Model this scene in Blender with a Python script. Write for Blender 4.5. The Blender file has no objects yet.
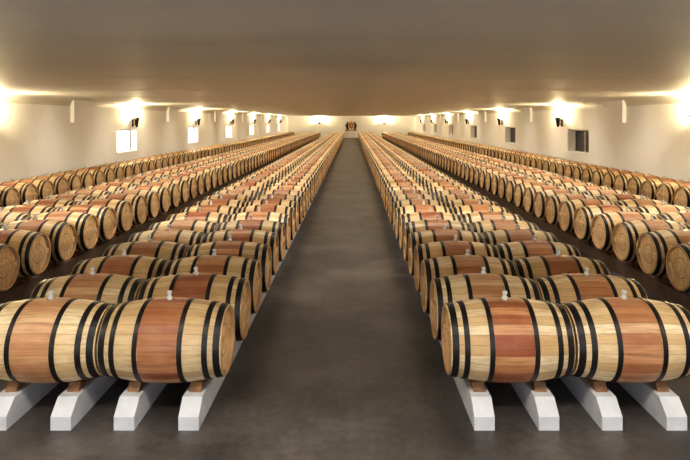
import bpy, bmesh, math, random
from mathutils import Vector, Matrix
random.seed(7)
S = bpy.context.scene
COL = S.collection

# ------------------------------------------------------------------ helpers
def new_mat(name):
    m = bpy.data.materials.new(name); m.use_nodes = True
    nt = m.node_tree; b = nt.nodes['Principled BSDF']
    return m, nt, b
def N(nt, t, **kw):
    n = nt.nodes.new(t)
    for k, v in kw.items(): setattr(n, k, v)
    return n
def L(nt, a, b): nt.links.new(a, b)
def M(nt, op, a, b=None, c=None, clamp=False):
    n = N(nt, 'ShaderNodeMath', operation=op); n.use_clamp = clamp
    for i, v in enumerate((a, b, c)):
        if v is None: continue
        if isinstance(v, (int, float)): n.inputs[i].default_value = v
        else: L(nt, v, n.inputs[i])
    return n.outputs[0]
def MIX(nt, f, a, b, bt='MIX'):
    n = N(nt, 'ShaderNodeMix', data_type='RGBA', blend_type=bt)
    for idx, v in ((0, f), (6, a), (7, b)):
        if isinstance(v, (int, float)): n.inputs[idx].default_value = v
        elif isinstance(v, tuple): n.inputs[idx].default_value = (*v, 1)
        else: L(nt, v, n.inputs[idx])
    return n.outputs[2]
def RAMP(nt, f, stops):
    n = N(nt, 'ShaderNodeValToRGB'); e = n.color_ramp.elements
    while len(e) < len(stops): e.new(0.5)
    for i, (p, c) in enumerate(stops): e[i].position = p; e[i].color = (*c, 1)
    L(nt, f, n.inputs[0]); return n.outputs[0]
def noise(nt, vec, scale, detail=4, rough=.5):
    n = N(nt, 'ShaderNodeTexNoise'); n.inputs['Scale'].default_value = scale
    n.inputs['Detail'].default_value = detail; n.inputs['Roughness'].default_value = rough
    L(nt, vec, n.inputs['Vector']); return n.outputs[0]
def mapping(nt, vec, scale):
    n = N(nt, 'ShaderNodeMapping'); n.inputs['Scale'].default_value = scale
    L(nt, vec, n.inputs['Vector']); return n.outputs[0]
def bump(nt, b, h, st, dist=.01):
    n = N(nt, 'ShaderNodeBump'); n.inputs['Strength'].default_value = st
    n.inputs['Distance'].default_value = dist
    L(nt, h, n.inputs['Height']); L(nt, n.outputs[0], b.inputs['Normal'])
def simple(name, col, rough=.6, metal=0, var=.12, scale=8):
    m, nt, b = new_mat(name)
    tc = N(nt, 'ShaderNodeTexCoord').outputs['Object']
    nz = noise(nt, tc, scale)
    c = RAMP(nt, nz, [(.3, tuple(x*(1-var) for x in col)), (.7, tuple(min(1, x*(1+var)) for x in col))])
    L(nt, c, b.inputs['Base Color']); b.inputs['Roughness'].default_value = rough
    b.inputs['Metallic'].default_value = metal
    return m
def mesh_obj(name, bm, mats, smooth=False, link=True):
    me = bpy.data.meshes.new(name); bm.normal_update(); bm.to_mesh(me); bm.free()
    for m in mats: me.materials.append(m)
    if smooth:
        for p in me.polygons: p.use_smooth = True
    o = bpy.data.objects.new(name, me)
    if link: COL.objects.link(o)
    return o
def box(bm, x0, x1, y0, y1, z0, z1, mi=0):
    vs = [bm.verts.new(p) for p in ((x0,y0,z0),(x1,y0,z0),(x1,y1,z0),(x0,y1,z0),(x0,y0,z1),(x1,y0,z1),(x1,y1,z1),(x0,y1,z1))]
    for f in ((3,2,1,0),(4,5,6,7),(0,1,5,4),(1,2,6,5),(2,3,7,6),(3,0,4,7)):
        fc = bm.faces.new([vs[i] for i in f]); fc.material_index = mi
def prism_x(bm, pts, x0, x1, mi=0):
    a = [bm.verts.new((x0, y, z)) for y, z in pts]; b = [bm.verts.new((x1, y, z)) for y, z in pts]
    n = len(pts); fs = [bm.faces.new(a[::-1]), bm.faces.new(b)]
    for i in range(n): fs.append(bm.faces.new((a[i], a[(i+1) % n], b[(i+1) % n], b[i])))
    for f in fs: f.material_index = mi
def prism_y(bm, pts, y0, y1, mi=0):
    a = [bm.verts.new((x, y0, z)) for x, z in pts]; b = [bm.verts.new((x, y1, z)) for x, z in pts]
    n = len(pts); fs = [bm.faces.new(a), bm.faces.new(b[::-1])]
    for i in range(n): fs.append(bm.faces.new((a[i], b[i], b[(i+1) % n], a[(i+1) % n])))
    for f in fs: f.material_index = mi
def lathe_x(bm, prof, seg, mi=0, smooth=True, c=(0,0,0)):
    rings = []
    for x, r in prof:
        rings.append([bm.verts.new((c[0]+x, c[1]+r*math.cos(2*math.pi*i/seg), c[2]+r*math.sin(2*math.pi*i/seg))) for i in range(seg)])
    for a, b in zip(rings, rings[1:]):
        for i in range(seg):
            f = bm.faces.new((a[i], a[(i+1) % seg], b[(i+1) % seg], b[i])); f.material_index = mi; f.smooth = smooth
    return rings
def lathe_z(bm, prof, seg, mi=0, c=(0,0,0), cap=True, smooth=True):
    rings = []
    for r, z in prof:
        rings.append([bm.verts.new((c[0]+r*math.cos(2*math.pi*i/seg), c[1]+r*math.sin(2*math.pi*i/seg), c[2]+z)) for i in range(seg)])
    for a, b in zip(rings, rings[1:]):
        for i in range(seg):
            f = bm.faces.new((a[i], a[(i+1) % seg], b[(i+1) % seg], b[i])); f.material_index = mi; f.smooth = smooth
    if cap:
        f = bm.faces.new(rings[0][::-1]); f.material_index = mi
        f = bm.faces.new(rings[-1]); f.material_index = mi

# ------------------------------------------------------------------ materials
# barrel staves: pale oak, wine-stained belt between the two bilge hoops
m_stave, nt, b = new_mat('oak_staves')
oc = N(nt, 'ShaderNodeTexCoord').outputs['Object']
sx = N(nt, 'ShaderNodeSeparateXYZ'); L(nt, oc, sx.inputs[0])
rnd = N(nt, 'ShaderNodeObjectInfo').outputs['Random']
ang = M(nt, 'ARCTAN2', sx.outputs[2], sx.outputs[1])
st = M(nt, 'ADD', M(nt, 'MULTIPLY', ang, 26/(2*math.pi)), 40)
fl = M(nt, 'FLOOR', st); fr = M(nt, 'FRACT', st)
wn = N(nt, 'ShaderNodeTexWhiteNoise', noise_dimensions='2D')
cb = N(nt, 'ShaderNodeCombineXYZ'); L(nt, fl, cb.inputs[0]); L(nt, M(nt, 'MULTIPLY', rnd, 97), cb.inputs[1])
L(nt, cb.outputs[0], wn.inputs['Vector'])
cb2 = N(nt, 'ShaderNodeCombineXYZ')
L(nt, M(nt, 'MULTIPLY', sx.outputs[0], 2.6), cb2.inputs[0]); L(nt, M(nt, 'MULTIPLY', sx.outputs[1], 48), cb2.inputs[1])
L(nt, M(nt, 'ADD', M(nt, 'MULTIPLY', sx.outputs[2], 48), M(nt, 'MULTIPLY', rnd, 50)), cb2.inputs[2])
grain = noise(nt, cb2.outputs[0], 1.0, 6, .65)
wood = RAMP(nt, wn.outputs[0], [(0, (.64, .42, .20)), (.35, (.75, .54, .29)), (.7, (.83, .65, .39)), (1, (.89, .75, .50))])
gm = M(nt, 'MULTIPLY', M(nt, 'SUBTRACT', grain, .42, clamp=True), 2.4, clamp=True)
wood = MIX(nt, gm, wood, (.52, .31, .14))
stain = RAMP(nt, wn.outputs[0], [(0, (.34, .10, .04)), (.45, (.45, .165, .065)), (.8, (.57, .26, .12)), (1, (.68, .40, .20))])
stain = MIX(nt, gm, stain, (.22, .06, .025))
ax = M(nt, 'ABSOLUTE', sx.outputs[0])
edge_n = noise(nt, cb2.outputs[0], .35, 3)
msk = M(nt, 'LESS_THAN', ax, M(nt, 'ADD', .132, M(nt, 'MULTIPLY', edge_n, .04)))
# wine has run unevenly: blotchy stain strength, plus per-barrel amount
cb3 = N(nt, 'ShaderNodeVectorMath', operation='ADD'); L(nt, oc, cb3.inputs[0])
cb4 = N(nt, 'ShaderNodeCombineXYZ'); L(nt, M(nt, 'MULTIPLY', rnd, 31), cb4.inputs[0]); L(nt, cb4.outputs[0], cb3.inputs[1])
blot = noise(nt, cb3.outputs[0], 6, 3)
amt = M(nt, 'ADD', .42, M(nt, 'ADD', M(nt, 'MULTIPLY', blot, .45), M(nt, 'MULTIPLY', M(nt, 'FRACT', M(nt, 'MULTIPLY', rnd, 7.3)), .35)), clamp=True)
col = MIX(nt, M(nt, 'MULTIPLY', msk, amt), wood, stain)
tone = M(nt, 'ADD', .80, M(nt, 'MULTIPLY', rnd, .25))
tn = N(nt, 'ShaderNodeCombineColor')
for i in range(3): L(nt, tone, tn.inputs[i])
col = MIX(nt, 1.0, col, tn.outputs[0], 'MULTIPLY')
edge = M(nt, 'MINIMUM', fr, M(nt, 'SUBTRACT', 1, fr))
seam = M(nt, 'LESS_THAN', edge, .025)
col = MIX(nt, M(nt, 'MULTIPLY', seam, .55), col, (.14, .07, .03))
L(nt, col, b.inputs['Base Color']); b.inputs['Roughness'].default_value = .42
bump(nt, b, M(nt, 'SUBTRACT', M(nt, 'MULTIPLY', grain, .4), seam), .4, .004)

m_head, nt, b = new_mat('oak_head')
oc = N(nt, 'ShaderNodeTexCoord').outputs['Object']
sx = N(nt, 'ShaderNodeSeparateXYZ'); L(nt, oc, sx.inputs[0])
rnd = N(nt, 'ShaderNodeObjectInfo').outputs['Random']
st = M(nt, 'ADD', M(nt, 'MULTIPLY', sx.outputs[1], 11), 20.5); fl = M(nt, 'FLOOR', st); fr = M(nt, 'FRACT', st)
wn = N(nt, 'ShaderNodeTexWhiteNoise', noise_dimensions='2D')
cb = N(nt, 'ShaderNodeCombineXYZ'); L(nt, fl, cb.inputs[0]); L(nt, M(nt, 'MULTIPLY', rnd, 57), cb.inputs[1]); L(nt, cb.outputs[0], wn.inputs['Vector'])
gr = noise(nt, mapping(nt, oc, (1, 40, 3)), 1.0, 4)
col = RAMP(nt, wn.outputs[0], [(0, (.68, .45, .23)), (1, (.84, .63, .37))])
col = MIX(nt, M(nt, 'MULTIPLY', gr, .45), col, (.54, .34, .17))
seam = M(nt, 'LESS_THAN', M(nt, 'MINIMUM', fr, M(nt, 'SUBTRACT', 1, fr)), .03)
col = MIX(nt, M(nt, 'MULTIPLY', seam, .7), col, (.1, .05, .03))
rr = M(nt, 'SQRT', M(nt, 'ADD', M(nt, 'MULTIPLY', sx.outputs[1], sx.outputs[1]), M(nt, 'MULTIPLY', sx.outputs[2], sx.outputs[2])))
ring = M(nt, 'LESS_THAN', M(nt, 'ABSOLUTE', M(nt, 'SUBTRACT', rr, .12)), .006)
col = MIX(nt, M(nt, 'MULTIPLY', ring, .6), col, (.12, .05, .03))
L(nt, col, b.inputs['Base Color']); b.inputs['Roughness'].default_value = .55

m_hoop = simple('black_steel_hoop', (.014, .012, .012), .4, .2)
m_chime = simple('oak_chime', (.50, .31, .16), .6)
m_bung = simple('frosted_glass_bung', (.88, .88, .85), .15)
m_bung.node_tree.nodes['Principled BSDF'].inputs['Transmission Weight'].default_value = .3
m_chock = simple('oak_chock', (.22, .11, .05), .6, var=.3)
m_rail = simple('whitewashed_concrete', (.60, .61, .65), .75, var=.10, scale=6)
m_rail2 = simple('shade_toned_rail', (.12, .075, .05), .7, var=.25, scale=6)  # outer rails coloured dark to stand in for side-aisle shade
m_blackmetal = simple('blackened_iron', (.02, .018, .016), .45, .6)

m_wall, nt, b = new_mat('white_plaster')
tc = N(nt, 'ShaderNodeTexCoord').outputs['Object']
nz = noise(nt, tc, .8, 6, .6)
L(nt, RAMP(nt, nz, [(.3, (.86, .86, .88)), (.7, (.91, .91, .92))]), b.inputs['Base Color'])
b.inputs['Roughness'].default_value = .9
bump(nt, b, noise(nt, tc, 14, 5), .12, .01)

m_ceil, nt, b = new_mat('ceiling_plaster')
tc = N(nt, 'ShaderNodeTexCoord').outputs['Object']
nz = noise(nt, mapping(nt, tc, (.12, .8, 1)), 1.0, 5, .6)
nz2 = noise(nt, tc, .35, 4, .6)
c = RAMP(nt, nz, [(.3, (.62, .60, .55)), (.7, (.70, .68, .63))])
c = MIX(nt, M(nt, 'MULTIPLY', nz2, .4), c, (.54, .53, .50))
L(nt, c, b.inputs['Base Color']); b.inputs['Roughness'].default_value = .6
bump(nt, b, nz, .2, .1)

m_floor, nt, b = new_mat('dark_polished_concrete')
tc = N(nt, 'ShaderNodeTexCoord').outputs['Object']
n1 = noise(nt, tc, .9, 8, .65); n2 = noise(nt, tc, 14, 6, .7); n3 = noise(nt, tc, 120, 3, .6)
mx = M(nt, 'ADD', M(nt, 'MULTIPLY', n1, .5), M(nt, 'ADD', M(nt, 'MULTIPLY', n2, .3), M(nt, 'MULTIPLY', n3, .2)))
c = RAMP(nt, mx, [(.41, (.034, .030, .030)), (.5, (.074, .066, .063)), (.59, (.130, .117, .110))])
L(nt, c, b.inputs['Base Color'])
L(nt, M(nt, 'ADD', .24, M(nt, 'MULTIPLY', n2, .3)), b.inputs['Roughness'])
bump(nt, b, n2, .2, .01)

def emis(name, col, st):
    m, nt, b = new_mat(name)
    tc = N(nt, 'ShaderNodeTexCoord').outputs['Object']
    nz = noise(nt, tc, 3)
    L(nt, RAMP(nt, nz, [(.2, tuple(x*.93 for x in col)), (.8, col)]), b.inputs['Emission Color'])
    b.inputs['Emission Strength'].default_value = st
    b.inputs['Base Color'].default_value = (.8, .8, .8, 1)
    return m
m_daypane = emis('daylit_frosted_pane', (1.0, .98, .9), 2.0)
m_bulb = emis('warm_bulb', (1.0, .8, .5), 25)
m_darkpane = simple('dark_window_pane', (.03, .035, .045), .12)
m_frame = simple('painted_window_frame', (.55, .56, .58), .5)

# ------------------------------------------------------------------ dimensions
H = 2.98; WX = 8.6; Y0 = -5.0; Y1 = 78.0; T = .45
PITCH = .735; ROW0 = 4.58; NROWS = 96
ZC = .555; RB = .32; LB = .935
COLS = [1.34, 2.29, 4.45, 5.40, 7.85]
RY1 = ROW0 + (NROWS-1)*PITCH

# ------------------------------------------------------------------ room
bm = bmesh.new(); box(bm, -WX-T, WX+T, Y0-T, Y1+T, -.2, 0); mesh_obj('floor', bm, [m_floor])
# ceiling slab with added slots for fill lights; near lips hide them from view
slots = [-2.2, 2.3] + [9.0+3.68*k for k in range(18)]
SW = .06; SX = 6.9
bm = bmesh.new(); y = Y0-T
for sy in slots:
    box(bm, -WX-T, WX+T, y, sy-SW, H, H+.2)
    box(bm, -WX-T, -SX, sy-SW, sy+SW, H, H+.2); box(bm, SX, WX+T, sy-SW, sy+SW, H, H+.2)
    if sy > 3: prism_x(bm, [(sy-SW-.5, H+.001), (sy-SW, H-.013), (sy-SW, H+.001)], -SX, SX)
    y = sy+SW
box(bm, -WX-T, WX+T, y, Y1+T, H, H+.2)
box(bm, -WX-T, WX+T, Y0-T, Y1+T, H+.2, H+.35)
# soft cove where the ceiling meets each side wall
for s in (-1, 1):
    R = .22
    pts = [(s*WX, H), (s*WX, H-R)]
    for i in range(1, 8):
        a = i/8*math.pi/2
        pts.append((s*(WX-R*(1-math.cos(a))), H-R*(1-math.sin(a))))
    pts.append((s*(WX-R), H))
    prism_y(bm, pts, Y0, Y1)
bmesh.ops.recalc_face_normals(bm, faces=bm.faces)
mesh_obj('ceiling', bm, [m_ceil])
for i, sy in enumerate(slots):
    ld = bpy.data.lights.new('added_trough_fill', 'AREA'); ld.shape = 'RECTANGLE'; ld.size = 2*SX-.1; ld.size_y = .09  # added fill lamps concealed in the ceiling slots, not known fixtures
    ld.energy = 225 if i > 1 else 400
    k = min(1, max(0, (sy-5)/35)); ld.color = (1, .94-.09*k, .83-.23*k)
    lo = bpy.data.objects.new('added_trough_fill', ld); lo.location = (0, sy, H+.07); COL.objects.link(lo)

BAY = 9.2
lamp_y = {-1: [22.7 + BAY*k for k in range(-2, 6)], 1: [23.1 + BAY*k for k in range(-2, 6)]}
win_y = {-1: [22.2 + BAY*k for k in range(-2, 6)], 1: [21.5 + BAY*k for k in range(-2, 6)]}
WZ0, WZ1, WHW = 1.08, 1.98, 1.0
wc = 0
for s, nm in ((-1, 'wall_left'), (1, 'wall_right')):
    bm = bmesh.new(); xa, xb = (-WX-T, -WX) if s < 0 else (WX, WX+T)
    box(bm, xa, xb, Y0, Y1, 0, WZ0); box(bm, xa, xb, Y0, Y1, WZ1, H)
    y = Y0
    for wy in win_y[s]:
        box(bm, xa, xb, y, wy-WHW, WZ0, WZ1); y = wy+WHW
    box(bm, xa, xb, y, Y1, WZ0, WZ1)
    # haunches springing towards the ceiling in each bay
    y = 17.7 - 2*BAY
    xs0, xs1 = (s*WX, s*(WX-.12)); xs0, xs1 = min(xs0, xs1), max(xs0, xs1)
    while y < Y1-3:
        if y > Y0:
            pts = [(y, H), (y, 2.25)]
            for i in range(0, 13):
                a = i/12*math.pi/2
                pts.append((y + (.08+3.0*(1-math.cos(a))), 2.25 + (H-.05-2.25)*math.sin(a)))
            pts.append((y+3.1, H))
            prism_x(bm, pts, xs0, xs1)
        y += BAY
    bmesh.ops.recalc_face_normals(bm, faces=bm.faces)
    mesh_obj(nm, bm, [m_wall])
    for wy in win_y[s]:
        wc += 1
        bm = bmesh.new()
        xo = s*(WX+.30)
        a, c2 = sorted((xo, xo+s*.02)); f0, f1 = sorted((xo-s*.03, xo+s*.04))
        box(bm, a, c2, wy-WHW+.05, wy+WHW-.05, WZ0+.05, WZ1-.05, 0)
        for yy in (wy-WHW, wy-.03, wy+WHW-.06): box(bm, f0, f1, yy, yy+.06, WZ0, WZ1, 1)
        for zz in (WZ0, WZ1-.06): box(bm, f0, f1, wy-WHW, wy+WHW, zz, zz+.06, 1)
        s0, s1 = sorted((s*(WX-.03), s*(WX+.28))); box(bm, s0, s1, wy-WHW+.001, wy+WHW-.001, WZ0, WZ0+.03, 2)
        mesh_obj('window_%d' % wc, bm, [m_daypane if s < 0 else m_darkpane, m_frame, m_wall])
bm = bmesh.new(); box(bm, -WX-T, WX+T, Y1, Y1+T, 0, H); mesh_obj('wall_far', bm, [m_wall])
bm = bmesh.new(); box(bm, -WX-T, -5, Y0-T, Y0, 0, H); box(bm, 5, WX+T, Y0-T, Y0, 0, H); box(bm, -5, 5, Y0-T, Y0, 2.8, H)
mesh_obj('wall_near', bm, [m_wall])

# ------------------------------------------------------------------ barrel mesh
def prof_r(x): return RB - .057*(abs(x)/(LB/2))**1.9
HOOPS = [(.168, .036), (.35, .040), (.434, .048)]
def barrel_mesh(name, seg, nx, detail=True):
    bm = bmesh.new(); hl = LB/2
    xs = [-hl + LB*i/nx for i in range(nx+1)]
    lathe_x(bm, [(x, prof_r(x)) for x in xs], seg, 0)
    re = prof_r(hl)
    for s in (-1, 1):
        pr = [(s*hl, re), (s*hl, re-.02), (s*(hl-.035), re-.026), ]
        rings = lathe_x(bm, pr, seg, 2, False)
        f = bm.faces.new(rings[-1]); f.material_index = 1
        w = .035
        xa, xb = sorted((s*(hl-.035), s*(hl-.012)))
        box(bm, xa, xb, -(re-.035), re-.035, -w, w, 1)
    for hx, w in HOOPS:
        for s in (-1, 1):
            a, c = s*hx-w/2, s*hx+w/2
            pr = [(a, prof_r(a)-.002), (a, prof_r(a)+.005), (c, prof_r(c)+.005), (c, prof_r(c)-.002)]
            lathe_x(bm, pr, seg, 3, False)
    lathe_z(bm, [(.020, -.004), (.026, .022), (.017, .026), (.013, .042), (.020, .05), (.021, .064), (.012, .072)], 12 if detail else 6, 4, c=(0, 0, RB))
    bmesh.ops.recalc_face_normals(bm, faces=bm.faces)
    me = bpy.data.meshes.new(name); bm.to_mesh(me); bm.free()
    for m in (m_stave, m_head, m_chime, m_hoop, m_bung): me.materials.append(m)
    return me
me_near = barrel_mesh('barrel_mesh', 64, 24)
me_far = barrel_mesh('barrel_mesh_distant', 28, 10, False)

XS = [s*c for s in (-1, 1) for c in COLS]
NEAR = 8
def place(me, x, y, link_to):
    o = bpy.data.objects.new('wine_barrel', me)
    o.location = (x + random.uniform(-.006, .006), y + random.uniform(-.008, .008), ZC)
    o.rotation_euler = (random.uniform(-.05, .05), 0, random.uniform(-.008, .008) + (math.pi if random.random() < .5 else 0))
    link_to.objects.link(o); return o
for r in range(NEAR):
    for x in XS: place(me_near, x, ROW0+r*PITCH, COL)
block = bpy.data.collections.new('wine_barrel_block')
BR = 11
for r in range(BR):
    for x in XS: place(me_far, x, r*PITCH, block)
for k in range((NROWS-NEAR)//BR):
    e = bpy.data.objects.new('wine_barrel_rows', None)
    e.instance_type = 'COLLECTION'; e.instance_collection = block
    e.location = (0, ROW0+(NEAR+k*BR)*PITCH, 0)
    e.empty_display_size = .2
    COL.objects.link(e)

# ------------------------------------------------------------------ stands
RH = .20; OFF = .24; rr = prof_r(OFF)+.007
for grp in ([0, 1], [2, 3], [4]):
    for s in (-1, 1):
        bm = bmesh.new()
        for ci in grp:
            for o in (-OFF, OFF):
                x = s*COLS[ci]+o; w = .076
                prism_x(bm, [(ROW0-.33, 0), (RY1+.3, 0), (RY1+.3, RH), (ROW0-.22, RH), (ROW0-.33, RH-.10)], x-w, x+w, 0)
                for r in range(NROWS):
                    y = ROW0+r*PITCH
                    for d in (-1, 1):
                        pts = [(y+d*.15, RH), (y+d*.03, RH)]
                        for t in (.03, .06, .09, .11):
                            pts.append((y+d*t, ZC-math.sqrt(rr*rr-t*t)-.001))
                        pts.append((y+d*.125, RH+.035))
                        prism_x(bm, pts, x-.045, x+.045, 1)
        bmesh.ops.recalc_face_normals(bm, faces=bm.faces)
        mesh_obj('barrel_stand', bm, [m_rail if grp[0] == 0 else m_rail2, m_chock])

# ------------------------------------------------------------------ sconces
def sconce(x, y, z, nx, ny, power):
    root = bpy.data.objects.new('wall_sconce', None); root.location = (x, y, z); root.empty_display_size = .1
    root.rotation_euler = (0, 0, math.atan2(ny, nx)); COL.objects.link(root)
    bm = bmesh.new()
    box(bm, 0, .03, -.06, .06, -.18, .12, 0)
    box(bm, .02, .16, -.015, .015, -.10, -.07, 0)
    lathe_z(bm, [(.02, -.2), (.05, -.16), (.085, .06), (.125, .2), (.11, .2), (.07, .05), (.02, -.05)], 20, 0, c=(.17, 0, 0), cap=False)
    o = mesh_obj('shade', bm, [m_blackmetal]); o.parent = root
    bm = bmesh.new(); lathe_z(bm, [(.015, .0), (.03, .05), (.035, .1), (.02, .14)], 14, 0, c=(.17, 0, 0))
    o = mesh_obj('bulb', bm, [m_bulb]); o.parent = root
    ld = bpy.data.lights.new('sconce_light', 'POINT'); ld.energy = power; ld.color = (1, .80, .46); ld.shadow_soft_size = .05
    lo = bpy.data.objects.new('sconce_light', ld); lo.location = (.17, 0, .24); lo.parent = root; COL.objects.link(lo)
for s in (-1, 1):
    for y in lamp_y[s]: sconce(s*WX, y, 2.25, -s, 0, 290)
for x in (-4.3, 4.5): sconce(x, Y1, 2.05, 0, -1, 600)

# ------------------------------------------------------------------ coat of arms on the far wall
m_red = simple('heraldic_red', (.45, .04, .03), .5); m_gold = simple('heraldic_gold', (.6, .38, .08), .4)
m_dk = simple('dark_bronze', (.05, .035, .03), .5)
bm = bmesh.new(); yb = Y1; cz = 1.6
sh = [(-.28, .35), (.28, .35), (.28, 0), (.2, -.2), (0, -.4), (-.2, -.2), (-.28, 0)]
prism_y(bm, [(x, z+cz) for x, z in sh], yb-.1, yb-.001, 0)
prism_y(bm, [(x*.6, z*.6+cz) for x, z in sh], yb-.14, yb-.1, 1)
prism_y(bm, [(-.25, cz+.38), (.25, cz+.38), (.32, cz+.62), (.15, cz+.5), (0, cz+.7), (-.15, cz+.5), (-.32, cz+.62)], yb-.12, yb-.001, 1)
for s in (-1, 1):
    sp = [(.32, -.35), (.45, -.5), (.7, -.5), (.62, -.3), (.78, -.05), (.74, .2), (.62, .34), (.6, .5), (.45, .56), (.36, .45), (.42, .34), (.33, .25), (.42, .12), (.38, -.1)]
    prism_y(bm, [(s*x, z+cz) for x, z in sp], yb-.12, yb-.001, 2)
prism_y(bm, [(-.85, cz-.62), (.85, cz-.62), (.75, cz-.5), (0, cz-.56), (-.75, cz-.5)], yb-.1, yb-.001, 0)
bmesh.ops.recalc_face_normals(bm, faces=bm.faces)
mesh_obj('coat_of_arms', bm, [m_red, m_gold, m_dk])

# ------------------------------------------------------------------ added fill light at the unseen near-wall opening
ld = bpy.data.lights.new('added_front_fill', 'AREA'); ld.shape = 'RECTANGLE'; ld.size = 9.6; ld.size_y = 2.6
ld.energy = 190; ld.color = (.92, .95, 1.0)
lo = bpy.data.objects.new('added_front_fill', ld); lo.location = (0, Y0-.2, 1.45); lo.rotation_euler = (math.radians(90), 0, 0)
COL.objects.link(lo)

w = bpy.data.worlds.new('World'); S.world = w; w.use_nodes = True
bg = w.node_tree.nodes['Background']; bg.inputs[0].default_value = (.75, .83, 1, 1); bg.inputs[1].default_value = .8

# ------------------------------------------------------------------ camera
cd = bpy.data.cameras.new('camera'); cam = bpy.data.objects.new('camera', cd); COL.objects.link(cam)
cam.location = (.115, 0, 2.3); cam.rotation_euler = (math.radians(90), 0, 0)
cd.sensor_width = 36; cd.lens = 572/690*36; cd.shift_x = -7/690; cd.shift_y = -109/690
cd.clip_end = 300
S.camera = cam
S.view_settings.view_transform = 'Standard'
try: S.view_settings.look = 'Medium High Contrast'
except Exception as ex: print('look', ex)
